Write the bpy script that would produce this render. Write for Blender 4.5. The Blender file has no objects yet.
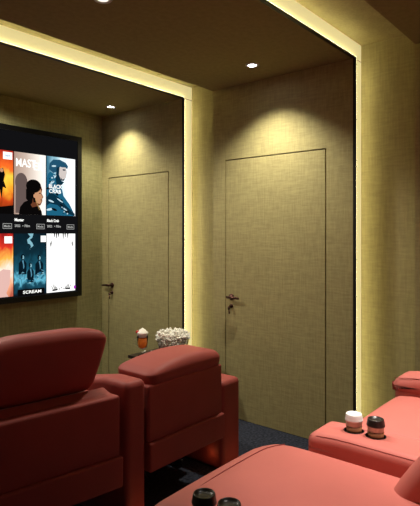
import bpy, bmesh, math, random
from mathutils import Vector, Matrix
random.seed(7)
S = bpy.context.scene
COL = S.collection
PI = math.pi

# ---------------------------------------------------------------- materials
def new_mat(name):
    m = bpy.data.materials.new(name); m.use_nodes = True
    nt = m.node_tree; nt.nodes.clear()
    out = nt.nodes.new('ShaderNodeOutputMaterial')
    return m, nt, out

def N(nt, t, **kw):
    n = nt.nodes.new(t)
    for k, v in kw.items():
        if k in n.inputs.keys(): n.inputs[k].default_value = v
        else: setattr(n, k, v)
    return n

def principled(name, col, rough=.6, metal=0, spec=.5, trans=0, ior=1.45, noise=None, bump=0, sheen=0, coat=0):
    m, nt, out = new_mat(name)
    b = nt.nodes.new('ShaderNodeBsdfPrincipled')
    b.inputs['Base Color'].default_value = (*col, 1)
    b.inputs['Roughness'].default_value = rough
    b.inputs['Metallic'].default_value = metal
    b.inputs['Specular IOR Level'].default_value = spec
    b.inputs['Transmission Weight'].default_value = trans
    b.inputs['IOR'].default_value = ior
    b.inputs['Sheen Weight'].default_value = sheen
    b.inputs['Coat Weight'].default_value = coat
    nt.links.new(b.outputs[0], out.inputs[0])
    if noise:
        sc, amt = noise
        tc = nt.nodes.new('ShaderNodeTexCoord')
        nz = N(nt, 'ShaderNodeTexNoise', Scale=sc, Detail=4.0)
        nt.links.new(tc.outputs['Object'], nz.inputs['Vector'])
        r = nt.nodes.new('ShaderNodeValToRGB')
        r.color_ramp.elements[0].position = .3; r.color_ramp.elements[1].position = .7
        r.color_ramp.elements[0].color = (*[c*(1-amt) for c in col], 1)
        r.color_ramp.elements[1].color = (*[min(1, c*(1+amt)) for c in col], 1)
        nt.links.new(nz.outputs[0], r.inputs[0]); nt.links.new(r.outputs[0], b.inputs['Base Color'])
        if bump:
            bp = N(nt, 'ShaderNodeBump', Strength=bump, Distance=.004)
            nt.links.new(nz.outputs[0], bp.inputs['Height']); nt.links.new(bp.outputs[0], b.inputs['Normal'])
    return m

def emission(name, col, st):
    m, nt, out = new_mat(name)
    e = N(nt, 'ShaderNodeEmission', Strength=st); e.inputs[0].default_value = (*col, 1)
    nt.links.new(e.outputs[0], out.inputs[0]); return m

def weave(name, col, amt, fine=1.0, rough=.75, axis='Y'):
    """woven wall cloth: threads run along the wall and upright"""
    m, nt, out = new_mat(name)
    b = nt.nodes.new('ShaderNodeBsdfPrincipled'); b.inputs['Roughness'].default_value = rough
    b.inputs['Specular IOR Level'].default_value = .25
    tc = nt.nodes.new('ShaderNodeTexCoord')
    def streak(sx, sy, sz, detail):
        mp = nt.nodes.new('ShaderNodeMapping'); mp.inputs['Scale'].default_value = (sx, sy, sz)
        nz = N(nt, 'ShaderNodeTexNoise', Scale=1.0, Detail=detail, Roughness=.6)
        nt.links.new(tc.outputs['Object'], mp.inputs[0]); nt.links.new(mp.outputs[0], nz.inputs['Vector'])
        return nz.outputs[0]
    h = streak(9*fine, 9*fine, 75*fine, 3); v = streak(75*fine, 75*fine, 7*fine, 3); w = streak(1.2, 1.2, 1.0, 3)
    a1 = N(nt, 'ShaderNodeMath', operation='ADD'); a2 = N(nt, 'ShaderNodeMath', operation='ADD')
    nt.links.new(h, a1.inputs[0]); nt.links.new(v, a1.inputs[1])
    nt.links.new(a1.outputs[0], a2.inputs[0])
    wm = N(nt, 'ShaderNodeMath', operation='MULTIPLY'); wm.inputs[1].default_value = .35
    nt.links.new(w, wm.inputs[0]); nt.links.new(wm.outputs[0], a2.inputs[1])
    r = nt.nodes.new('ShaderNodeValToRGB')
    dv = N(nt, 'ShaderNodeMath', operation='DIVIDE'); dv.inputs[1].default_value = 2.35
    nt.links.new(a2.outputs[0], dv.inputs[0])
    r.color_ramp.elements[0].position = .38; r.color_ramp.elements[1].position = .62
    r.color_ramp.elements[0].color = (*[c*(1-amt) for c in col], 1)
    r.color_ramp.elements[1].color = (*[c*(1+amt) for c in col], 1)
    nt.links.new(dv.outputs[0], r.inputs[0]); nt.links.new(r.outputs[0], b.inputs['Base Color'])
    bp = N(nt, 'ShaderNodeBump', Strength=.25, Distance=.003)
    nt.links.new(a1.outputs[0], bp.inputs['Height']); nt.links.new(bp.outputs[0], b.inputs['Normal'])
    nt.links.new(b.outputs[0], out.inputs[0]); return m

def poster_mat(name, stops, direction='V', noise_scale=3.0, noise_amt=.35, st=1.0, seed=0):
    """glowing picture ground: a vertical colour gradient broken up by noise, in UV"""
    m, nt, out = new_mat(name)
    tc = nt.nodes.new('ShaderNodeTexCoord')
    sep = nt.nodes.new('ShaderNodeSeparateXYZ'); nt.links.new(tc.outputs['UV'], sep.inputs[0])
    mp = nt.nodes.new('ShaderNodeMapping'); mp.inputs['Location'].default_value = (seed, seed*1.7, 0)
    nt.links.new(tc.outputs['UV'], mp.inputs[0])
    nz = N(nt, 'ShaderNodeTexNoise', Scale=noise_scale, Detail=5.0, Distortion=.6); nt.links.new(mp.outputs[0], nz.inputs['Vector'])
    sb = N(nt, 'ShaderNodeMath', operation='SUBTRACT'); sb.inputs[1].default_value = .5
    nt.links.new(nz.outputs[0], sb.inputs[0])
    ml = N(nt, 'ShaderNodeMath', operation='MULTIPLY_ADD'); ml.inputs[1].default_value = noise_amt*2
    nt.links.new(sb.outputs[0], ml.inputs[0]); nt.links.new(sep.outputs['Y' if direction == 'V' else 'X'], ml.inputs[2])
    r = nt.nodes.new('ShaderNodeValToRGB'); el = r.color_ramp.elements
    while len(el) < len(stops): el.new(.5)
    for e, (p, c) in zip(el, stops): e.position = p; e.color = (*c, 1)
    nt.links.new(ml.outputs[0], r.inputs[0])
    e = N(nt, 'ShaderNodeEmission', Strength=st); nt.links.new(r.outputs[0], e.inputs[0])
    nt.links.new(e.outputs[0], out.inputs[0]); return m

WALLC = (.39, .34, .155)
M = {}
M['fabric'] = weave('olive wall cloth', WALLC, .17, 1.15)
M['fabric_front'] = weave('front wall cloth', (.33, .31, .140), .20, 1.2)
M['recess'] = weave('recess cloth', (.40, .35, .17), .14)
M['ceiling'] = principled('brown ceiling paint', (.25, .205, .09), .85, noise=(30, .08), spec=.2)
M['carpet'] = principled('navy carpet', (.034, .038, .055), .95, noise=(55, .6), bump=.5, spec=.1)
M['dark_cloth'] = weave('dark wall cloth', (.07, .055, .025), .2)  # for the unseen left and back walls, kept dark to cut bounce light
M['black'] = principled('black', (.006, .005, .004), .7, spec=.2)
M['trim'] = principled('dark metal edge', (.012, .01, .007), .45, spec=.3)
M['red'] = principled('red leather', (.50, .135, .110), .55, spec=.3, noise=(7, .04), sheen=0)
M['red_dimmed'] = principled('red leather dimmed for the front row', (.38, .082, .070), .55, spec=.3, noise=(7, .04))  # same leather, the front row's shade put into a darker colour
M['red_dark'] = principled('red leather seam', (.26, .05, .042), .6, spec=.3)
M['steel'] = principled('dark steel', (.06, .062, .065), .35, metal=.9)
M['bronze'] = principled('bronze', (.10, .045, .035), .3, metal=.9)
M['screen_black'] = principled('screen bezel', (.004, .004, .004), .35, spec=.35)
M['led'] = emission('cream light', (1.0, .89, .48), 26)

def self_lit():  # emission put into the liner so the bay ends look brightly lit
    m, nt, out = new_mat('self-lit liner')
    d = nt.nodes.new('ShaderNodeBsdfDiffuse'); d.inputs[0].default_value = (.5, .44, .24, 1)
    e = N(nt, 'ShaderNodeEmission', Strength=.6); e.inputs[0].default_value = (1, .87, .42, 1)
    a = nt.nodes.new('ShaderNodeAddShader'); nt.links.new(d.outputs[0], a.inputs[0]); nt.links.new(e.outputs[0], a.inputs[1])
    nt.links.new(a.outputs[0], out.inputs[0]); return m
M['liner'] = self_lit()
M['diffuser'] = emission('cream diffuser', (1.0, .86, .42), .62)
M['lens'] = emission('white lamp', (.95, .93, 1.0), 30)
M['ring'] = principled('white ring', (.6, .58, .55), .4)
M['display'] = emission('dark screen ground', (.006, .006, .007), 1)
def em(name, r, g, b, s=1.0):
    lin = lambda c: ((c/255+.055)/1.055)**2.4 if c/255 > .04045 else c/255/12.92
    k = f'{name}'
    M[k] = emission(name, (lin(r), lin(g), lin(b)), s); return M[k]

# ---------------------------------------------------------------- objects
def tag(o, label=None, cat=None, group=None, kind=None):
    if label: o['label'] = label
    if cat: o['category'] = cat
    if group: o['group'] = group
    if kind: o['kind'] = kind
    return o

def root(name, loc, label, cat, group=None, rz=0):
    o = bpy.data.objects.new(name, None); COL.objects.link(o)
    o.location = loc; o.rotation_euler = (0, 0, rz); o.empty_display_size = .05
    return tag(o, label, cat, group)

def world_loc(o):
    v = Vector((0, 0, 0))
    while o: v += Vector(o.location); o = o.parent
    return v

def build(name, bm, mats, parent=None, smooth=True, local=False):
    """link a bmesh as one object; geometry is given in world space unless local"""
    if not isinstance(mats, (list, tuple)): mats = [mats]
    if parent is not None and not local:
        bmesh.ops.translate(bm, verts=bm.verts, vec=-world_loc(parent))
    me = bpy.data.meshes.new(name); bm.normal_update(); bm.to_mesh(me); bm.free()
    for m in mats: me.materials.append(m)
    if smooth:
        for p in me.polygons: p.use_smooth = True
    o = bpy.data.objects.new(name, me); COL.objects.link(o)
    if parent is not None: o.parent = parent
    return o

def box(bm, x0, x1, y0, y1, z0, z1, mi=0, bevel=0, seg=2):
    vs = [bm.verts.new(c) for c in ((x0,y0,z0),(x1,y0,z0),(x1,y1,z0),(x0,y1,z0),(x0,y0,z1),(x1,y0,z1),(x1,y1,z1),(x0,y1,z1))]
    fs = [bm.faces.new([vs[i] for i in f]) for f in ((3,2,1,0),(4,5,6,7),(0,1,5,4),(1,2,6,5),(2,3,7,6),(3,0,4,7))]
    for f in fs: f.material_index = mi
    if bevel:
        es = list({e for f in fs for e in f.edges})
        bmesh.ops.bevel(bm, geom=es, offset=bevel, segments=seg, profile=.5, affect='EDGES')
    return bm

def soft(bm, x0, x1, y0, y1, z0, z1, r, fn=None, m=8, arc=4, mi=0):
    """rounded block with even quads, optionally reshaped by fn(u,v,w,p); u,v,w run -1..1"""
    c = Vector(((x0+x1)/2, (y0+y1)/2, (z0+z1)/2)); h = Vector(((x1-x0)/2, (y1-y0)/2, (z1-z0)/2))
    r = min(r, min(h)*.98)
    def axis(hh):
        a = [-hh + r - r*math.tan(PI/4*(1-k/arc)) for k in range(arc)]
        mid = [-(hh-r) + 2*(hh-r)*k/m for k in range(m+1)]
        return a + mid + [-v for v in reversed(a)]
    ax = [axis(h[i]) for i in range(3)]
    cache = {}
    def vert(p):
        q = Vector([max(-(h[i]-r), min(h[i]-r, p[i])) for i in range(3)])
        d = p - q
        if d.length > 1e-9: p2 = q + d.normalized()*r
        else: p2 = p
        k = tuple(round(v, 6) for v in p2)
        if k in cache: return cache[k]
        w = p2.copy()
        pw = w + c
        if fn: pw = Vector(fn(w.x/h.x, w.y/h.y, w.z/h.z, pw))
        cache[k] = bm.verts.new(pw); return cache[k]
    for a in range(3):
        b_, c_ = (a+1) % 3, (a+2) % 3
        for s in (-1, 1):
            for i in range(len(ax[b_])-1):
                for j in range(len(ax[c_])-1):
                    q = []
                    for di, dj in ((0,0),(1,0),(1,1),(0,1)):
                        p = Vector((0,0,0)); p[a] = s*h[a]; p[b_] = ax[b_][i+di]; p[c_] = ax[c_][j+dj]
                        q.append(vert(p))
                    if s < 0: q.reverse()
                    q2 = []
                    for v in q:
                        if v not in q2: q2.append(v)
                    if len(q2) > 2:
                        try: f = bm.faces.new(q2); f.material_index = mi
                        except ValueError: pass
    return bm

def lathe(bm, prof, cx, cy, seg=32, mi=0, closed=False):
    rings = []
    for r, z in prof:
        if r < 1e-6: rings.append([bm.verts.new((cx, cy, z))])
        else: rings.append([bm.verts.new((cx+r*math.cos(2*PI*k/seg), cy+r*math.sin(2*PI*k/seg), z)) for k in range(seg)])
    for a, b in zip(rings, rings[1:]):
        for k in range(seg):
            q = [a[k % len(a)], a[(k+1) % len(a)], b[(k+1) % len(b)], b[k % len(b)]]
            q2 = []
            for v in q:
                if v not in q2: q2.append(v)
            if len(q2) > 2:
                f = bm.faces.new(q2); f.material_index = mi
    return bm

def tube(bm, pts, r, seg=8, mi=0, cyclic=False):
    pts = [Vector(p) for p in pts]; n = len(pts); rings = []; up = None
    for i, p in enumerate(pts):
        a = pts[(i-1) % n] if (i > 0 or cyclic) else p; b = pts[(i+1) % n] if (i < n-1 or cyclic) else p
        t = (b-a).normalized()
        if up is None: up = Vector((0,0,1)) if abs(t.z) < .9 else Vector((1,0,0))
        s = t.cross(up).normalized(); u2 = s.cross(t).normalized(); up = u2
        rr = r[i] if isinstance(r, (list, tuple)) else r
        rings.append([bm.verts.new(p + rr*(math.cos(2*PI*k/seg)*s + math.sin(2*PI*k/seg)*u2)) for k in range(seg)])
    prs = list(zip(rings, rings[1:])) + ([(rings[-1], rings[0])] if cyclic else [])
    for a, b in prs:
        for k in range(seg):
            f = bm.faces.new((a[k], a[(k+1)%seg], b[(k+1)%seg], b[k])); f.material_index = mi
    if not cyclic:
        for rg, rev in ((rings[0], False), (rings[-1], True)):
            f = bm.faces.new(list(reversed(rg)) if rev else rg); f.material_index = mi
    return bm

def recalc(bm): bmesh.ops.recalc_face_normals(bm, faces=bm.faces); return bm

# ================================================================ THE ROOM
XR, XRr = 3.317, 3.437            # right wall: panel face, recess face
XL, XLr = -0.90, -1.02            # left wall
ZC, ZCr = 2.70, 2.82              # ceiling: panel face, recess face
YF, YB = 4.217, -2.20             # screen wall, back wall
LIP = .018
PAN = [(3.072+LIP, YF), (1.473+LIP, 2.739), (-.187+LIP, 1.079), (YB, -.581)]   # raised bays
D1 = (3.271, 4.108, 2.062); D2 = (1.706, 2.601, 2.10); G = .009

bm = bmesh.new(); box(bm, XLr-.1, XRr+.2, YB-.1, YF+.1, -.1, 0)
tag(build('floor', bm, M['carpet'], smooth=False), kind='structure')

bm = bmesh.new()                                                    # right wall
box(bm, XRr+.06, XRr+.16, YB, YF, 0, ZCr)
for (a, b) in [(2.739, 3.072+LIP), (1.079, 1.473+LIP), (-.581, -.187+LIP)]:
    box(bm, XRr, XRr+.06, a-.02, b+.0, 0, ZCr, 1)
for i, (a, b) in enumerate(PAN):
    d = (D1, D2, None, None)[i]
    if d:
        box(bm, XR, XRr+.06, a, d[0]-G, 0, ZC+.001)
        box(bm, XR, XRr+.06, d[1]+G, b, 0, ZC+.001)
        box(bm, XR, XRr+.06, d[0]-G, d[1]+G, d[2]+G, ZC+.001)
    else:
        box(bm, XR, XRr+.06, a, b, 0, ZC+.001)
tag(build('wall_right', bm, [M['fabric'], M['recess']], smooth=False), kind='structure')

bm = bmesh.new()                                                    # left wall
box(bm, XLr-.1, XLr, YB, YF, 0, ZCr, 1)
for (a, b) in PAN: box(bm, XLr, XL, a, b, 0, ZC+.001)
tag(build('wall_left', bm, [M['dark_cloth'], M['dark_cloth']], smooth=False), kind='structure')
bm = bmesh.new(); box(bm, XLr-.1, XRr+.16, YF, YF+.1, 0, ZCr)
tag(build('wall_front', bm, M['fabric_front'], smooth=False), kind='structure')
bm = bmesh.new(); box(bm, XLr-.1, XRr+.16, YB-.1, YB, 0, ZCr)
tag(build('wall_back', bm, M['dark_cloth'], smooth=False), kind='structure')
bm = bmesh.new()
box(bm, XLr-.1, XRr+.16, YB-.1, YF+.1, ZCr, ZCr+.1, 1)
for (a, b) in PAN: box(bm, XLr, XRr+.06, a, b, ZC, ZCr)
tag(build('ceiling', bm, [M['ceiling'], M['recess']], smooth=False), kind='structure')
bm = bmesh.new(); box(bm, XLr+.0, XRr, YB, .93, .001, .20)
tag(build('trim_1', bm, M['carpet'], smooth=False), kind='structure')
bm = bmesh.new()                                                    # black backing behind the door gaps
for d in (D1, D2): box(bm, XR+.035, XR+.045, d[0]-.05, d[1]+.05, 0.0, d[2]+.05)
# sits in the wall thickness behind both leaves
tag(build('trim_2', bm, M['black'], smooth=False), kind='structure')

for i, yy in enumerate((3.072, 1.473, -.187)):                      # dark metal edge of each bay
    bm = bmesh.new(); t = .006
    box(bm, XR-.002, XR+t, yy, yy+LIP+.004, 0, ZC+t)
    box(bm, XL-t, XL+.002, yy, yy+LIP+.004, 0, ZC+t)
    box(bm, XL-t, XR+t, yy, yy+LIP+.004, ZC-.002, ZC+t)
    e0, e1 = yy+LIP-.003, yy+LIP-.0005                                 # pale liner on the bay end, its glow put in by emission
    box(bm, XR+t, XRr-.001, e0, e1, 0, ZC, 1); box(bm, XLr+.001, XL-t, e0, e1, 0, ZC, 1)
    box(bm, XLr+.001, XRr-.001, e0, e1, ZC+t, ZCr-.001, 1)
    tag(build('trim_%d' % (i+3), bm, [M['trim'], M['liner']], smooth=False), kind='structure')

LEDS = [(3.072, 'cream light strip glowing in the recess nearest the wall screen'),
        (1.473, 'cream light strip glowing beside the near door, over the rear seats'),
        (-.187, 'cream light strip in the recess behind the rear seats')]
for yy, lab in LEDS:
    bm = bmesh.new(); a, b = .0062, .009; y0, y1 = yy+.001, yy+.008     # tucked behind the lip, shining into the recess
    box(bm, XR+a, XR+b, y0, y1, .004, ZC+a, 1)
    box(bm, XL-b, XL-a, y0, y1, .004, ZC+a, 1)
    box(bm, XL-b, XR+b, y0, y1, ZC+a, ZC+b, 1)
    for q in (((XR+b+.0003, y0, .004), (XR+b+.0003, y1, .004), (XR+b+.0003, y1, ZC+a), (XR+b+.0003, y0, ZC+a)),
              ((XL-b-.0003, y0, .004), (XL-b-.0003, y0, ZC+a), (XL-b-.0003, y1, ZC+a), (XL-b-.0003, y1, .004)),
              ((XL-b, y0, ZC+b+.0003), (XR+b, y0, ZC+b+.0003), (XR+b, y1, ZC+b+.0003), (XL-b, y1, ZC+b+.0003))):
        bm.faces.new([bm.verts.new(v) for v in q])
    o = build('light_strip', bm, [M['led'], M['black']], smooth=False); tag(o, lab, 'light strip')

# doors
def door(name, d, flip):
    bm = bmesh.new(); box(bm, XR, XR+.034, d[0], d[1], .004, d[2])
    o = build(name, bm, M['fabric'], smooth=False); tag(o, kind='structure')
    y = d[1]-.058 if not flip else d[1]-.052
    z = .985
    bm = bmesh.new()
    # round rose, neck and lever, key plate below with key
    def disc(cy, cz, r, x0, x1, seg=20):
        r1 = [bm.verts.new((x0, cy+r*math.cos(2*PI*k/seg), cz+r*math.sin(2*PI*k/seg))) for k in range(seg)]
        r2 = [bm.verts.new((x1, cy+r*math.cos(2*PI*k/seg), cz+r*math.sin(2*PI*k/seg))) for k in range(seg)]
        for k in range(seg): bm.faces.new((r1[k], r1[(k+1)%seg], r2[(k+1)%seg], r2[k]))
        bm.faces.new(r1); bm.faces.new(r2)
    disc(y, z, .026, XR-.008, XR+.001)
    tube(bm, [(XR-.004, y, z), (XR-.05, y, z)], .010)
    s = 1 if flip else -1
    tube(bm, [(XR-.05, y-s*.014, z), (XR-.052, y+s*.03, z+.001), (XR-.050, y+s*.075, z), (XR-.046, y+s*.105, z-.003)], [.011, .0115, .0105, .009])
    recalc(bm); build('door_handle', bm, M['bronze'], o)
    bm = bmesh.new()
    disc(y, z-.075, .017, XR-.006, XR+.001)
    box(bm, XR-.034, XR-.005, y-.003, y+.003, z-.080, z-.070)
    disc(y, z-.088, .014, XR-.038, XR-.034, 14)
    tube(bm, [(XR-.036, y, z-.10), (XR-.036, y-.003, z-.135)], [.004, .006])
    recalc(bm); build('key_plate', bm, M['bronze'], o)
    return o
door('door_1', D1, True); door('door_2', D2, False)

# ---------------------------------------------------------------- downlights
def downlight(x, y, lab, power, size, blend, col=(1, .86, .6), glow=True):
    r = root('downlight', (x, y, ZC), lab, 'ceiling light', 'small ceiling downlights')
    bm = bmesh.new()
    lathe(bm, [(.030, ZC-.003), (.032, ZC-.007), (.046, ZC-.006), (.050, ZC-.0005), (.030, ZC-.0005), (.030, ZC-.003)], x, y, 28)
    recalc(bm); build('trim_ring', bm, M['ring'], r)
    bm = bmesh.new(); lathe(bm, [(0, ZC-.004), (.029, ZC-.004), (.029, ZC-.001), (0, ZC-.001)], x, y, 24)
    recalc(bm); build('lens', bm, M['lens'] if glow else M['lens_dim'], r)
    ld = bpy.data.lights.new('spot', 'SPOT'); ld.energy = power; ld.spot_size = math.radians(size)
    ld.spot_blend = blend; ld.color = col; ld.shadow_soft_size = .03
    lo = bpy.data.objects.new('spot', ld); COL.objects.link(lo); lo.parent = r; lo.location = (0, 0, -.012)
    return r
M['lens_dim'] = emission('dim lamp', (1, .93, .8), 1.2)
downlight(3.09, 3.80, 'lit downlight in the ceiling corner above the far door', 62, 112, .8, (1, .93, .76))
downlight(2.98, 2.10, 'lit downlight in the ceiling before the near door', 105, 114, .8, (1, .93, .76))
downlight(1.655, 2.10, 'dim downlight over the middle of the front seats at top edge', 34, 105, .8, (1, .93, .78), glow=False)
downlight(2.98, .45, 'downlight over the right rear seat', 60, 60, .7, (1, .93, .84))
downlight(1.65, 3.80, 'added fill downlight, out of view, before the middle of the wall screen', 110, 165, .4, (1, .93, .78))  # unseen wide lamp, added to brighten the walls
downlight(.30, 3.80, 'added fill downlight, out of view, before the left end of the wall screen', 25, 165, .4, (1, .93, .78))  # another unseen lamp added as wall fill
downlight(1.60, .47, 'downlight over the left rear seat', 158, 50, .8, (1, .93, .84))
downlight(2.25, .45, 'downlight between the two rear seats', 165, 56, .7, (1, .93, .84))

# ================================================================ THE SCREEN
SX0, SX1, SZ0, SZ1 = .30, 3.015, .90, 2.44
YS = 4.155                                                          # display face
scr = root('wall_screen', (1.66, YF, .9), 'large black framed wall screen showing rows of film posters', 'screen')
bm = bmesh.new(); fr = .045
box(bm, SX0, SX1, YS+.004, YF-.002, SZ0, SZ1)
for (a, b, c, d) in ((SX0, SX1, SZ1-fr, SZ1), (SX0, SX1, SZ0, SZ0+fr), (SX0, SX0+fr, SZ0+fr, SZ1-fr), (SX1-fr, SX1, SZ0+fr, SZ1-fr)):
    box(bm, a, b, YS-.008, YS+.004, c, d)
build('frame', bm, M['screen_black'], scr, smooth=False)
bm = bmesh.new(); box(bm, SX0+fr, SX1-fr, YS, YS+.004, SZ0+fr, SZ1-fr)
build('display', bm, M['display'], scr, smooth=False)

PW, PH, PITCH = .310, .545, .3185
R1, R2 = 1.672, .958                                                # lower edge of each row
class Poster:
    def __init__(s, x, z, name='poster'):
        s.x, s.z, s.bm, s.mats, s.lay = x, z, bmesh.new(), [], 0
        s.uv = s.bm.loops.layers.uv.new('UVMap')
    def mi(s, m):
        if m not in s.mats: s.mats.append(m)
        return s.mats.index(m)
    def poly(s, pts, m, lay=None):
        if lay is None: s.lay += 1; lay = s.lay
        y = YS - .0006 - .00035*lay
        vs = [s.bm.verts.new((s.x+u*PW, y, s.z+v*PH)) for u, v in pts]
        es = [s.bm.edges.new((vs[i], vs[(i+1) % len(vs)])) for i in range(len(vs))]
        r = bmesh.ops.triangle_fill(s.bm, edges=es, use_beauty=True, normal=(0, -1, 0))
        for f in [g for g in r['geom'] if isinstance(g, bmesh.types.BMFace)]:
            f.material_index = s.mi(m)
            for l in f.loops: l[s.uv].uv = ((l.vert.co.x-s.x)/PW, (l.vert.co.z-s.z)/PH)
    def ell(s, cu, cv, ru, rv, m, n=20, rot=0):
        ar = PH/PW
        pts = []
        for k in range(n):
            a = 2*PI*k/n; X, Y = ru*math.cos(a), rv*ar*math.sin(a)
            X, Y = X*math.cos(rot)-Y*math.sin(rot), X*math.sin(rot)+Y*math.cos(rot)
            pts.append((cu+X, cv+Y/ar))
        s.poly(pts, m)
    def text(s, t, u0, u1, v0, v1, m):
        s.lay += 1; add_text(s.bm, t, s.x+u0*PW, s.x+u1*PW, s.z+v0*PH, s.z+v1*PH, YS-.0006-.00035*s.lay, s.mi(m))
    def done(s, lab=None):
        o = build('poster', s.bm, s.mats, scr, smooth=False)
        if lab: o['label'] = lab
        return o

def add_text(bm, t, x0, x1, z0, z1, y, mi, bold=.02):
    cu = bpy.data.curves.new('t', 'FONT'); cu.body = t; cu.size = 1; cu.offset = bold; cu.resolution_u = 3
    ob = bpy.data.objects.new('t', cu); COL.objects.link(ob)
    bpy.context.view_layer.update()
    dg = bpy.context.evaluated_depsgraph_get()
    me = bpy.data.meshes.new_from_object(ob.evaluated_get(dg))
    xs = [v.co.x for v in me.vertices]; ys = [v.co.y for v in me.vertices]
    ax, bx, ay, by = min(xs), max(xs), min(ys), max(ys)
    vs = [bm.verts.new((x0+(v.co.x-ax)/(bx-ax)*(x1-x0), y, z0+(v.co.y-ay)/(by-ay)*(z1-z0))) for v in me.vertices]
    for p in me.polygons:
        try: f = bm.faces.new([vs[i] for i in p.vertices]); f.material_index = mi
        except ValueError: pass
    bpy.data.objects.remove(ob); bpy.data.meshes.remove(me); bpy.data.curves.remove(cu)

FULL = [(0,0),(1,0),(1,1),(0,1)]
W_ = em('poster white', 255, 255, 250, 1.25); K_ = em('poster black', 10, 8, 8); GR = em('poster grey', 150, 148, 145)
SH = em('cast shade', 105, 88, 84); SKIN = em('pale skin', 205, 150, 112); SKD = em('shaded skin', 110, 62, 40)
TEAL = em('teal', 30, 100, 130); DTEAL = em('deep teal', 12, 48, 66); ICE = em('ice blue', 200, 230, 240)
MAG = em('violet dot', 170, 40, 190)
colx = lambda k: 2.633 - PITCH*k
g_tan = poster_mat('tan ground', [(0, (.42, .28, .22)), (.35, (.62, .48, .40)), (.75, (.95, .86, .76)), (1, (1, .98, .93))], 'H', 2.0, .10, 1.1)
g_ice = poster_mat('ice ground', [(.0, (.04, .16, .24)), (.30, (.30, .55, .66)), (.5, (.75, .92, 1)), (1, (1, 1, 1))], 'H', 2.6, .38, 1.15, 3)
g_fire = poster_mat('fire ground', [(0, (.05, .01, .0)), (.22, (.55, .06, .01)), (.42, (1, .42, .03)), (.58, (1, .62, .06)), (.72, (.9, .15, .02)), (1, (.45, .02, .01))], 'V', 3.2, .22, 1.2, 1)
g_fire2 = poster_mat('red ground', [(0, (.5, .10, .06)), (.2, (1, .45, .25)), (.42, (1, .85, .7)), (.6, (1, .5, .08)), (.8, (.75, .04, .02)), (1, (.3, .01, .01))], 'V', 3.4, .3, 1.1, 6)
g_deep = poster_mat('deep sea ground', [(0, (.004, .01, .018)), (.16, (.01, .07, .11)), (.26, (.12, .45, .60)), (.38, (.01, .09, .14)), (.7, (.004, .022, .035)), (1, (.003, .012, .02))], 'V', 7.0, .22, 1.2, 2)

# upper row, right: soldier-like figure in blue on an icy ground
p = Poster(colx(0), R1); p.poly(FULL, g_ice, 0)
hel = em('helmet blue', 34, 84, 112)
p.poly([(0,.02),(.0,.62),(.05,.70),(.12,.74),(.30,.70),(.42,.60),(.52,.48),(.58,.34),(.80,.20),(.95,.05),(.95,0),(0,0)], TEAL)
p.poly([(.08,.78),(.10,.88),(.22,.95),(.45,.96),(.66,.92),(.74,.86),(.72,.82),(.46,.84),(.40,.76),(.22,.72)], hel)
p.poly([(.40,.70),(.42,.83),(.66,.84),(.70,.76),(.66,.66),(.56,.60),(.46,.62)], em('icy face', 215, 205, 200))
p.poly([(.30,.62),(.34,.82),(.44,.84),(.42,.70),(.50,.60),(.60,.58),(.50,.52),(.34,.52)], DTEAL)
p.poly([(0,.30),(.12,.40),(.40,.32),(.70,.16),(.98,.04),(.98,.0),(.70,.04),(.36,.18),(.10,.20),(0,.16)], DTEAL)
for (u, v, a, b, r_) in ((.18,.56,.09,.02,.5),(.30,.44,.10,.018,-.4),(.15,.24,.10,.015,-.3),(.45,.26,.12,.012,-.5),(.24,.84,.08,.015,.1),(.6,.12,.12,.012,-.5),(.28,.66,.06,.012,.9),(.1,.1,.12,.02,.2)):
    p.ell(u, v, a, b, ICE, 10, r_)
for (u, v, a, b, r_) in ((.06,.46,.08,.02,.5),(.34,.36,.06,.018,-.4),(.25,.10,.10,.02,-.3),(.50,.18,.07,.012,-.5),(.7,.07,.06,.02,.1)):
    p.ell(u, v, a, b, K_, 10, r_)
for k in range(22):
    a_ = random.uniform(0, 1)
    p.ell(.10+.55*a_+random.uniform(-.08,.08), .62-.55*a_+random.uniform(-.10,.12), random.uniform(.015,.05), random.uniform(.006,.014), random.choice([ICE, hel, TEAL, K_, DTEAL]), 8, random.uniform(-.9, .6))
for q in ([(.52,.80),(.62,.80),(.62,.78),(.53,.775)], [(.45,.66),(.50,.62),(.60,.64),(.56,.60),(.46,.60)]): p.poly(q, DTEAL)
p.text('BLACK', .05, .50, .455, .525, W_); p.text('CRAB', .05, .46, .375, .44, W_)
p.done('blue and white poster of a helmeted figure')

# upper row, middle: dark-haired head in profile with its shade on a tan wall
p = Poster(colx(1), R1); p.poly(FULL, g_tan, 0)
p.ell(.22, .52, .19, .15, SH); p.poly([(.04,.02),(.05,.50),(.38,.50),(.42,.02)], SH)
p.poly([(.14,0),(.18,.12),(.30,.20),(.46,.24),(.62,.20),(.78,.14),(.86,.06),(.88,0)], K_)
p.poly([(.46,.20),(.44,.44),(.60,.54),(.82,.52),(.88,.42),(.86,.36),(.92,.30),(.88,.27),(.88,.22),(.82,.16),(.70,.14),(.56,.12)], SKD)
p.poly([(.62,.30),(.64,.42),(.80,.46),(.86,.38),(.85,.34),(.90,.30),(.86,.27),(.86,.22),(.80,.18),(.70,.20)], SKIN)
p.ell(.60, .47, .24, .11, K_); p.poly([(.36,.42),(.36,.26),(.50,.16),(.56,.20),(.58,.34),(.56,.42)], K_)
p.poly([(.70,.22),(.62,.30),(.64,.36),(.60,.40),(.56,.3),(.60,.2)], K_)
p.ell(.80, .36, .035, .008, K_); p.ell(.85, .25, .035, .008, SKD); p.ell(.62, .31, .03, .03, SKIN)
p.poly([(.64,.26),(.66,.26),(.80,.08),(.78,.08)], em('cord', 190, 150, 90))
p.text('MAST', .05, .66, .765, .90, W_); p.text('ER', .60, .90, .735, .865, W_); p.poly([(.80,.88),(.97,.88),(.97,.985),(.80,.985)], W_)
p.done('tan poster of a dark haired head in profile')

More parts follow.
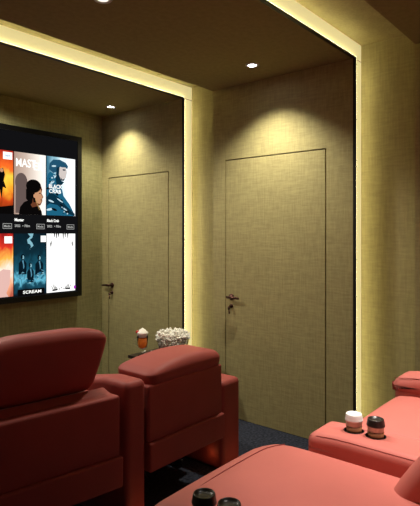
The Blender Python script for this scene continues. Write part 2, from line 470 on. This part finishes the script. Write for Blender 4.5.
# upper row, left: small running figure before a blaze
p = Poster(colx(2), R1); p.poly(FULL, g_fire, 0)
p.poly([(.50,.24),(.52,.42),(.48,.56),(.56,.60),(.60,.70),(.70,.72),(.76,.62),(.72,.52),(.80,.40),(.70,.42),(.66,.24),(.60,.40)], K_)
p.ell(.66,.68,.05,.03,SKIN); p.poly([(0,0),(1,0),(1,.14),(.5,.10),(0,.16)], K_)
p.poly([(.70,.86),(.97,.86),(.97,.975),(.70,.975)], W_); p.text('NEW', .76, .92, .90, .935, em('badge blue', 120, 160, 210))
p.done('orange poster of a blaze with a dark figure')

# lower row
p = Poster(colx(0), R2); p.poly(FULL, em('poster page', 252, 252, 250, 1.25), 0)
def strokes(cx, cy, flip, d=1):
    for (dx, l, lean) in ((-.10, .07, .05), (-.055, .10, .06), (-.01, .125, .075), (.04, .095, .09)):
        x = cx + flip*dx; t = flip*lean
        p.poly([(x-.011, cy), (x+.011, cy), (x+.014+t*.5, cy+d*l*.5), (x+t, cy+d*l), (x-.010+t*.5, cy+d*l*.5)], K_)
strokes(.27, .035, -1); strokes(.73, .04, 1)
p.poly([(.18,.02),(.36,.03),(.34,.055),(.20,.05)], K_); p.poly([(.64,.035),(.82,.03),(.80,.055),(.66,.06)], K_)
for (u, v, h_) in ((.26,.985,.05),(.33,.985,.08),(.40,.985,.05),(.56,.985,.09),(.63,.985,.06),(.72,.985,.08)):
    p.poly([(u-.022, 1), (u+.022, 1), (u+.01, v-h_*.7), (u, v-h_), (u-.012, v-h_*.6)], K_)
p.poly([(.10,.86),(.13,.76),(.16,.84),(.145,.90),(.125,.83)], K_); p.poly([(.88,.78),(.85,.84),(.90,.87),(.92,.80)], GR)
for (u, v) in ((.42,.05),(.50,.07),(.58,.05)): p.ell(u, v, .02, .015, GR, 8)
p.ell(.97, .06, .04, .03, MAG)
p.done('white poster with black finger shapes at its edges')

p = Poster(colx(1), R2); p.poly(FULL, g_deep, 0)
pale = em('moonlit skin', 135, 190, 205); mist = em('mist', 90, 150, 175)
p.poly([(.42,1),(.60,1),(.56,.93),(.48,.90),(.56,.85),(.60,.80),(.50,.76),(.46,.70),(.52,.78),(.50,.82),(.42,.84),(.40,.90),(.50,.95)], pale)
for (u, v, s_) in ((.26,.62,1.0),(.50,.48,.9),(.78,.60,1.05)):
    p.poly([(u-.13*s_, v-.28), (u-.12*s_, v-.10), (u-.04, v-.05), (u+.05*s_, v-.05), (u+.12*s_, v-.10), (u+.12*s_, v-.28)], em('night cloth', 8, 26, 36))
    p.ell(u, v, .058*s_, .048*s_, em('night hair', 6, 16, 24), 14); p.poly([(u-.012, v-.035), (u+.035, v-.03), (u+.045, v), (u+.02, v+.028), (u-.006, v+.02), (u+.006, v)], pale)
    p.poly([(u-.02, v-.06), (u+.02, v-.05), (u+.05, v-.16), (u+.02, v-.20), (u+.01, v-.12)], mist)
for k in range(34):
    u = random.uniform(.06, .94); v = .24 + .05*math.sin(u*9) + random.uniform(-.05, .10)
    p.ell(u, v, random.uniform(.02, .06), random.uniform(.004, .012), random.choice([pale, mist, TEAL, TEAL]), 8, random.uniform(-.5, .5))
p.poly([(.08,0),(.92,0),(.92,.10),(.08,.10)], K_)
p.text('SCREAM', .24, .82, .025, .075, W_); p.poly([(.80,.86),(.975,.86),(.975,.965),(.80,.965)], W_)
p.done('dark teal poster of pale faces over water')

p = Poster(colx(2), R2); p.poly(FULL, g_fire2, 0)
p.poly([(.35,.02),(.50,.18),(.55,.38),(.70,.44),(.92,.42),(.90,.20),(.80,.06),(.86,0),(.4,0)], em('blush', 235, 190, 180))
p.poly([(.74,.845),(.97,.845),(.97,.955),(.74,.955)], W_)
p.done('red poster with a pale form in flames')

# plain glowing tiles further left on the screen, outside the photograph's frame
for k in range(3, 7):
    for z in (R1, R2):
        gg = poster_mat('tile %d' % (k*10+int(z)), [(0, (.02, .03, .05)), (.5, (random.uniform(.1, .5), random.uniform(.1, .35), random.uniform(.1, .4))), (1, (.5, .45, .4))], 'V', 3, .3, .8, k*3+z)
        p = Poster(colx(k), z); p.poly(FULL, gg, 0); p.done()

# captions between the rows: name, year and button
def caption(k, name, wname, z=R1):
    x = colx(k); y = YS-.0012; cg = em('caption grey', 175, 175, 172)
    if name:
        bm = bmesh.new(); add_text(bm, name, x+.005, x+.005+wname, z-.062, z-.036, y, 0, .03); build('poster_title', bm, W_, scr, smooth=False)
    bm = bmesh.new(); add_text(bm, '2022', x+.005, x+.058, z-.112, z-.090, y, 0, .03); build('year_text', bm, cg, scr, smooth=False)
    bm = bmesh.new(); add_text(bm, '\u2022 Film', x+.078, x+.150, z-.112, z-.090, y, 0, .03); build('kind_text', bm, cg, scr, smooth=False)
    bm = bmesh.new()
    x0, x1, z0, z1, t = x+.215, x+.298, z-.128, z-.082, .004
    for a, b, c, d in ((x0, x1, z1-t, z1), (x0, x1, z0, z0+t), (x0, x0+t, z0, z1), (x1-t, x1, z0, z1)):
        bm.faces.new([bm.verts.new(q) for q in ((a, y, c), (b, y, c), (b, y, d), (a, y, d))])
    add_text(bm, 'Media', x0+.012, x1-.012, z0+.013, z1-.013, y, 0, .02)
    build('button', bm, cg, scr, smooth=False)
caption(0, 'Black Crab', .125); caption(1, 'Master', .088); caption(2, None, 0)

# ================================================================ SEATS
def dome(amt, top=1, px=2.2, py=2.2):
    def f(u, v, w, p):
        k = max(0, 1-abs(u)**px)*max(0, 1-abs(v)**py)
        z = p.z + (amt*k if w > .2 else 0)
        return (p.x, p.y, z)
    return f

def cup_holes(o, pts, r, ztop, depth=.045):
    """sink real round holes for the cups"""
    bm = bmesh.new()
    for (x, y) in pts:
        wl = world_loc(o)
        lathe(bm, [(0, ztop-depth-wl.z), (r, ztop-depth-wl.z), (r, ztop+.1-wl.z), (0, ztop+.1-wl.z)], x-wl.x, y-wl.y, 32)
    recalc(bm)
    me = bpy.data.meshes.new('cut'); bm.to_mesh(me); bm.free(); me.materials.append(M['black'])
    c = bpy.data.objects.new('cut', me); COL.objects.link(c); c.location = wl
    md = o.modifiers.new('cut', 'BOOLEAN'); md.operation = 'DIFFERENCE'; md.object = c; md.solver = 'EXACT'
    try: md.material_mode = 'TRANSFER'
    except Exception: pass
    bpy.context.view_layer.update()
    dg = bpy.context.evaluated_depsgraph_get()
    nm = bpy.data.meshes.new_from_object(o.evaluated_get(dg))
    o.modifiers.clear(); o.data = nm; bpy.data.objects.remove(c)

def piping(pts, parent, r=.0035, name='piping'):
    bm = bmesh.new(); tube(bm, pts, r, 6); recalc(bm); return build(name, bm, M['red_dark'], parent)

# ---- front row, seen from behind -------------------------------------------------
def front_arm(parent, x0, x1, y0, ztop, zend, bulge=.0):
    def f(u, v, w, p):
        t = (p.y-y0)/.95
        zt = ztop + (zend-ztop)*max(0, (t-.18))/.82
        z = p.z*zt/ztop
        x = p.x
        return (x, p.y, z)
    bm = bmesh.new(); soft(bm, x0, x1, y0, y0+.95, .0, ztop, .032, f, 6)
    return build('armrest', recalc(bm), M['red_dimmed'], parent)

def front_seat(x0, x1, label, raised, skew=0):
    c = (x0+x1)/2
    r = root('recliner', (c, 2.4, 0), label, 'recliner', 'front row recliners')
    yb = 1.94
    def sk(bm):
        for v in bm.verts: v.co.y += skew*(x1 - v.co.x)
        return recalc(bm)
    bm = bmesh.new(); soft(bm, x0, x1, yb+.012, yb+.10, .40, .700, .014)
    build('backrest', sk(bm), M['red_dimmed'], r)
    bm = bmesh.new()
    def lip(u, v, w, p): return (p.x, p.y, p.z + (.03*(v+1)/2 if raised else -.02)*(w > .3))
    soft(bm, x0+.004, x1-.004, yb+.05, yb+.14, .64, .690, .008, lip); build('back_ledge', sk(bm), M['red_dimmed'], r)
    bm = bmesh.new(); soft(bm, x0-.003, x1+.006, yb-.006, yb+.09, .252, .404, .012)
    build('lower_back_panel', sk(bm), M['red_dimmed'], r)
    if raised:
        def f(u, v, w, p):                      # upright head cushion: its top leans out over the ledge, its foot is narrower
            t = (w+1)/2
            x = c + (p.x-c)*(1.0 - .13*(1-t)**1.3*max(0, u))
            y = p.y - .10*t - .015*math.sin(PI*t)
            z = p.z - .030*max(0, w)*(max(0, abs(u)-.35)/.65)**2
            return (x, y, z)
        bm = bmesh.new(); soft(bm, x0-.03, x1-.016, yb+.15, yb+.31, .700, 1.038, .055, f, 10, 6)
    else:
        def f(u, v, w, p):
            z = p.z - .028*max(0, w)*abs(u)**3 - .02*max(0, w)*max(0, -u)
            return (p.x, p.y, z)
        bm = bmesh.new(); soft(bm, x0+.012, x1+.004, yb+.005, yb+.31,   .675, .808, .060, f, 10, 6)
    build('headrest', sk(bm), M['red_dimmed'], r)
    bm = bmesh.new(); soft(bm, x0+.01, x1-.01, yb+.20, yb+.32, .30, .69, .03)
    build('back_cushion', recalc(bm), M['red_dimmed'], r)
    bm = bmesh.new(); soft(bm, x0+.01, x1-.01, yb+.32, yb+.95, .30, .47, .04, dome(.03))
    build('seat_cushion', recalc(bm), M['red_dimmed'], r)
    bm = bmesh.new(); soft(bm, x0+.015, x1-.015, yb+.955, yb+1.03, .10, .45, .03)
    build('footrest', recalc(bm), M['red_dimmed'], r)
    bm = bmesh.new()
    for x in (x0+.05, x1-.05): box(bm, x-.012, x+.012, yb+.30, yb+.93, .06, .10); box(bm, x-.012, x+.012, yb+.3, yb+.34, .10, .30); box(bm, x-.012, x+.012, yb+.32, yb+.36, 0, .06); box(bm, x-.012, x+.012, yb+.85, yb+.89, 0, .06); box(bm, x-.012, x+.012, yb+.7, yb+.74, .1, .30)
    for yy in (.32, .62): box(bm, x0+.05, x1-.05, yb+yy, yb+yy+.03, .065, .095)
    tube(bm, [(x0+.16, yb+.2, .10), (x0+.30, yb+.6, .24)], .012); tube(bm, [(x1-.16, yb+.2, .10), (x1-.30, yb+.6, .24)], .012)
    build('base_frame', bm, M['steel'], r, smooth=False)
    return r
s1 = front_seat(1.060, 1.648, 'red front row recliner at left with its tall headrest raised', True, .15)
front_arm(s1, .865, 1.030, 2.02, .745, .60)
s2 = front_seat(1.838, 2.452, 'red front row recliner before the popcorn with its headrest folded low', False)
front_arm(s2, 1.690, 1.826, 1.955, .745, .60); front_arm(s2, 2.512, 2.705, 2.0, .562, .53)

# ---- rear row, on the riser -------------------------------------------------------
def rear_arm(parent, x0, x1, holes, y1=.905, ztop=.80, rr=.032, roll=.012):
    def f(u, v, w, p):
        # the front end rolls down a little
        t = max(0, (p.y-(y1-.16))/.16)
        return (p.x, p.y, p.z - roll*t*t*(w > 0))
    bm = bmesh.new(); soft(bm, x0+.006, x1-.006, -.05, y1-.02, .205, ztop-.035, .03)
    build('armrest', recalc(bm), M['red'], parent)
    bm = bmesh.new(); soft(bm, x0, x1, -.06, y1, ztop-.115, ztop, rr, f, 10, 5)
    pad = build('arm_pad', recalc(bm), M['red'], parent)
    if holes: cup_holes(pad, holes, .0325, ztop, .030)
    k = rr*.293
    piping([(x0+k, -.02, ztop-k), (x0+k, .3, ztop-k), (x0+k, y1-.16, ztop-k), (x0+k, y1-.10, ztop-k-.0015), (x0+k, y1-rr-.01, ztop-k-.007), (x0+k+.004, y1-k-.004, ztop-k-.014)], pad, .0016)
    if holes:
        bm = bmesh.new()
        for (hx, hy) in holes:
            pts = [(hx+.0335*math.cos(2*PI*k/28), hy+.0335*math.sin(2*PI*k/28), ztop-.001) for k in range(28)]
            tube(bm, pts, .0022, 6, cyclic=True)
        build('cup_ring', recalc(bm), M['black'], pad)
    return pad

CUPS_B = [(1.712, .768), (1.712, .689)]; CUPS_A = [(.949, .812), (.952, .737)]
def rear_seat(x0, x1, label, yfront, ztop, wing):
    c = (x0+x1)/2
    r = root('recliner', (c, .3, .2), label, 'recliner', 'rear row recliners')
    def f(u, v, w, p):
        k = max(0, 1-abs(u)**2.4)*max(0, 1-abs(v)**3)
        z = p.z + (.028*k if w > .2 else 0)
        # the front lip rolls down
        t = max(0, (p.y-(yfront-.14))/.14); z -= .012*t*t*(w > 0)
        x, y = p.x, p.y
        if wing:
            # broader at the foot end, in front of the left armrest, with a well rounded right corner
            g = min(1, max(0, (y-.925)/.02)); x -= .10*g*max(0, -u)
            y -= .10*max(0, (p.x-(x1-.15))/.15)**2.2*max(0, v)**3
        return (x, y, z)
    bm = bmesh.new(); soft(bm, x0, x1, .22, yfront, ztop-.20, ztop, .055, f, 12, 6)
    build('seat_cushion', recalc(bm), M['red'], r)
    bm = bmesh.new(); soft(bm, x0+.01, x1-.01, .05, min(yfront-.06, .88), .205, ztop-.19, .03)
    build('seat_base', recalc(bm), M['red'], r)
    # reclined back: leans away behind the cushion
    def lean(u, v, w, p):
        t = (w+1)/2
        return (p.x, p.y - .26*t + .03*math.sin(PI*t)*(v > 0), p.z)
    bm = bmesh.new(); soft(bm, x0, x1-(.20 if wing else 0), .18, .43, ztop-.1, 1.16, .06, lean, 10, 5)
    build('backrest', recalc(bm), M['red'], r)
    bm = bmesh.new(); soft(bm, x0+.01, x1-.01, -.16, .03, 1.14, 1.36, .06)
    build('headrest', recalc(bm), M['red'], r)
    if wing:
        bm = bmesh.new()
        def wl(u, v, w, p):
            t = (w+1)/2
            return (p.x, p.y - .34*t**1.5, p.z)
        soft(bm, x1-.19, x1, .20, .587, ztop-.12, 1.12, .06, wl, 10, 6)
        build('back_wing', recalc(bm), M['red'], r)
    return r
ra = rear_seat(1.052, 1.600, 'red rear row recliner in the foreground, nearest seat', 1.068, .745, True)
rear_arm(ra, .862, 1.042, CUPS_A); rear_arm(ra, 1.610, 1.790, CUPS_B)
rb = rear_seat(1.800, 2.370, 'red rear row recliner at right edge, beyond the arm with the white lidded cup', .87, .765, False)
rear_arm(rb, 2.390, 2.570, [(2.47, .60), (2.47, .52)], ztop=.846, rr=.055, roll=.035, y1=.90)

# seam along the front of the near cushion
def cz(x, y):
    u = (x-1.326)/.274; v = (y-.644)/.424
    k = max(0, 1-abs(u)**2.4)*max(0, 1-abs(v)**3); t = max(0, (y-.928)/.14)
    return .745+.028*k-.012*t*t
piping([(x, .985-.05*max(0, (x-1.45)/.15)**2, cz(x, .985)+.0008) for x in [1.08+.04*k for k in range(13)]], ra, .0016, 'front_seam')

# ---- takeaway cups ------------------------------------------------------------------
M['paper'] = principled('tan paper', (.50, .43, .34), .6, noise=(60, .06))
M['sleeve'] = principled('brown card', (.22, .085, .03), .7, noise=(90, .15))
M['lid_white'] = principled('white plastic', (.82, .80, .76), .35)
M['lid_black'] = principled('black plastic', (.015, .012, .010), .3)
def cup(x, y, lid, label):
    zb = .766
    r = root('coffee_cup', (x, y, zb), label, 'cup', 'takeaway cups in the armrest holders')
    bm = bmesh.new()
    lathe(bm, [(0, zb), (.0225, zb), (.0285, zb+.072), (.0297, zb+.074), (.0292, zb+.076), (.027, zb+.074), (.0215, zb+.004), (0, zb+.004)], x, y)
    build('paper_body', recalc(bm), M['paper'], r)
    bm = bmesh.new()
    lathe(bm, [(.0243, zb+.020), (.0270, zb+.052), (.0280, zb+.052), (.0254, zb+.020), (.0243, zb+.020)], x, y)
    build('card_sleeve', recalc(bm), M['sleeve'], r)
    bm = bmesh.new(); z = zb+.070
    lathe(bm, [(.0288, z), (.0308, z), (.0312, z+.004), (.0298, z+.007), (.0293, z+.012), (.0275, z+.0215), (.0265, z+.0235), (.0245, z+.0235), (.0235, z+.019), (.010, z+.018), (0, z+.018)], x, y)
    for k in range(1): pass
    build('lid', recalc(bm), lid, r)
    return r
cup(*CUPS_B[0], M['lid_white'], 'paper coffee cup with a white lid in the right armrest')
cup(*CUPS_B[1], M['lid_black'], 'paper coffee cup with a black lid beside the white lidded cup')
cup(*CUPS_A[0], M['lid_black'], 'black lidded cup at the bottom edge, left one of the foreground pair')
cup(*CUPS_A[1], M['lid_black'], 'black lidded cup at the bottom edge, right one of the foreground pair')

# ================================================================ SIDE TABLE, DRINK, POPCORN
M['table'] = principled('dark lacquer', (.02, .012, .01), .3, noise=(12, .3))
tb = root('side_table', (2.94, 2.9, 0), 'low dark side table beyond the front seats, under the popcorn', 'table')
bm = bmesh.new(); box(bm, 2.715, 3.20, 2.66, 3.13, .505, .53, bevel=.006)
build('table_top', bm, M['table'], tb, smooth=False)
for x in (2.75, 3.16):
    for y in (2.70, 3.09):
        bm = bmesh.new(); box(bm, x-.018, x+.018, y-.018, y+.018, 0, .505, bevel=.003); build('leg', bm, M['table'], tb, smooth=False)
ZT = .53
M['glass'] = principled('clear glass', (1, 1, 1), .04, trans=1, ior=1.42)
M['popcorn'] = principled('popcorn', (.95, .90, .80), .8, noise=(60, .15))
BX, BY = 2.96, 2.865
bw = root('popcorn_bowl', (BX, BY, ZT), 'clear glass bowl heaped with popcorn on the side table', 'bowl')
bm = bmesh.new()
prof = [(0, ZT), (.075, ZT), (.095, ZT+.02), (.118, ZT+.07), (.138, ZT+.135), (.141, ZT+.137), (.139, ZT+.14), (.134, ZT+.136), (.113, ZT+.07), (.09, ZT+.024), (.07, ZT+.006), (0, ZT+.006)]
lathe(bm, prof, BX, BY, 40); build('glass', recalc(bm), M['glass'], bw)
def kernel(bm, c, s):
    n = random.randint(3, 5)
    for _ in range(n):
        d = Vector((random.gauss(0,1), random.gauss(0,1), random.gauss(0,1))).normalized()*s*.55
        mt = Matrix.Translation(c+d) @ Matrix.Diagonal((1, 1, random.uniform(.75, 1), 1))
        bmesh.ops.create_icosphere(bm, subdivisions=1, radius=s*random.uniform(.45, .75), matrix=mt)
bm = bmesh.new(); cnt = 0
while cnt < 420:
    z = ZT+.02 + random.random()*.175; rr = math.sqrt(random.random()); a = random.random()*2*PI
    lim = .078 + (z-ZT)/.14*.046 if z < ZT+.135 else .138*math.sqrt(max(0, 1-((z-ZT-.13)/.072)**4))
    if rr*.14 > lim: continue
    if z < ZT+.12 and rr*.14 < lim*.62: continue
    kernel(bm, Vector((BX+rr*.14*math.cos(a), BY+rr*.14*math.sin(a), z)), .0145); cnt += 1
pc = build('popcorn', bm, M['popcorn']); tag(pc, 'white popcorn heaped in the glass bowl', 'popcorn', kind='stuff')
for x, y, pl in ((2.83, 3.075, 'loose popcorn piece on the side table nearest the glass of tea'), (2.905, 3.05, 'loose popcorn piece on the side table nearest the popcorn bowl'), (2.872, 3.10, 'loose popcorn piece at the far table edge between glass and bowl')):
    bm = bmesh.new(); kernel(bm, Vector((0, 0, 0)), .011)
    zm = min(v.co.z for v in bm.verts)
    bmesh.ops.translate(bm, verts=bm.verts, vec=(0, 0, -zm)); o = build('popcorn_piece', bm, M['popcorn']); o.location = (x, y, ZT)
    tag(o, pl, 'popcorn', 'popcorn pieces spilled on the side table')

DX, DY = 2.775, 3.02
M['thin_glass'] = principled('thin clear glass', (1, 1, 1), .02, trans=1, ior=1.09)
M['tea'] = principled('amber tea', (.95, .30, .03), .2, spec=.5)
M['tea_dark'] = principled('dark tea', (.28, .035, .012), .2)
M['cream'] = principled('cream', (.92, .88, .80), .5)
M['cherry'] = principled('cherry', (.55, .03, .02), .2)
dr = root('drinking_glass', (DX, DY, ZT), 'stemmed glass mug of amber tea topped with cream', 'glass')
bm = bmesh.new()
lathe(bm, [(0, ZT), (0.0368, ZT), (0.0379, ZT+.004), (0.0103, ZT+.012), (0.0080, ZT+.035), (0.0138, ZT+.045), (0.0368, ZT+.065), (0.0425, ZT+.10), (0.0425, ZT+.168), (0.0403, ZT+.168), (0.0397, ZT+.10), (0.0345, ZT+.068), (0, ZT+.050)], DX, DY)
build('bowl', recalc(bm), M['thin_glass'], dr)
bm = bmesh.new(); hx, hy = -.64, .767
pts = [(DX+hx*(.041+.030*math.sin(PI*k/10)), DY+hy*(.041+.030*math.sin(PI*k/10)), ZT+.145-.065*k/10) for k in range(11)]
tube(bm, pts, .0045, 8); build('handle', recalc(bm), M['glass'], dr)
bm = bmesh.new(); lathe(bm, [(0, ZT+.054), (0.0333, ZT+.069), (0.0389, ZT+.10), (0.0389, ZT+.143), (0, ZT+.143)], DX, DY); build('tea', recalc(bm), M['tea'], dr)
bm = bmesh.new(); lathe(bm, [(0, ZT+.1432), (0.0389, ZT+.1432), (0.0389, ZT+.150), (0, ZT+.150)], DX, DY); build('dark_layer', recalc(bm), M['tea_dark'], dr)
bm = bmesh.new(); lathe(bm, [(0, ZT+.1502), (0.0389, ZT+.1502), (0.0414, ZT+.172), (0.0471, ZT+.180), (0.0414, ZT+.190), (0.0299, ZT+.197), (0.0253, ZT+.206), (0.0115, ZT+.214), (0, ZT+.222)], DX, DY)
build('whipped_cream', recalc(bm), M['cream'], dr)
bm = bmesh.new(); bmesh.ops.create_uvsphere(bm, u_segments=14, v_segments=10, radius=.014, matrix=Matrix.Translation((DX-.032, DY+.025, ZT+.190)))
build('cherry', bm, M['cherry'], dr)

# ================================================================ LIGHT AND CAMERA
def point(x, y, z, e, col, r=.02):
    l = bpy.data.lights.new('floor_glow', 'POINT'); l.energy = e; l.color = col; l.shadow_soft_size = r
    o = bpy.data.objects.new('floor_glow', l); COL.objects.link(o); o.location = (x, y, z)
point(1.78, 1.80, .04, .16, (1, .36, .12)); point(2.61, 1.82, .05, .20, (1, .36, .12)); point(2.47, 2.08, .1, .03, (1, .36, .12))

w = bpy.data.worlds.new('World'); S.world = w; w.use_nodes = True
bg = w.node_tree.nodes['Background']; bg.inputs[0].default_value = (.6, .5, .3, 1); bg.inputs[1].default_value = .02

cam = bpy.data.cameras.new('Camera'); co = bpy.data.objects.new('Camera', cam); COL.objects.link(co)
co.location = (0, 0, 1.49)
a = math.radians(39.9)                       # heading measured from +X towards +Y
co.rotation_euler = (PI/2, 0, a - PI/2)
cam.sensor_fit = 'VERTICAL'; cam.sensor_height = 24; cam.lens = 511/506*24
cam.shift_y = -(253-235)/506                 # horizon a little above mid frame
cam.clip_start = .02
S.camera = co
S.view_settings.view_transform = 'Standard'; S.view_settings.look = 'None'
S.view_settings.exposure = 0; S.view_settings.gamma = 1
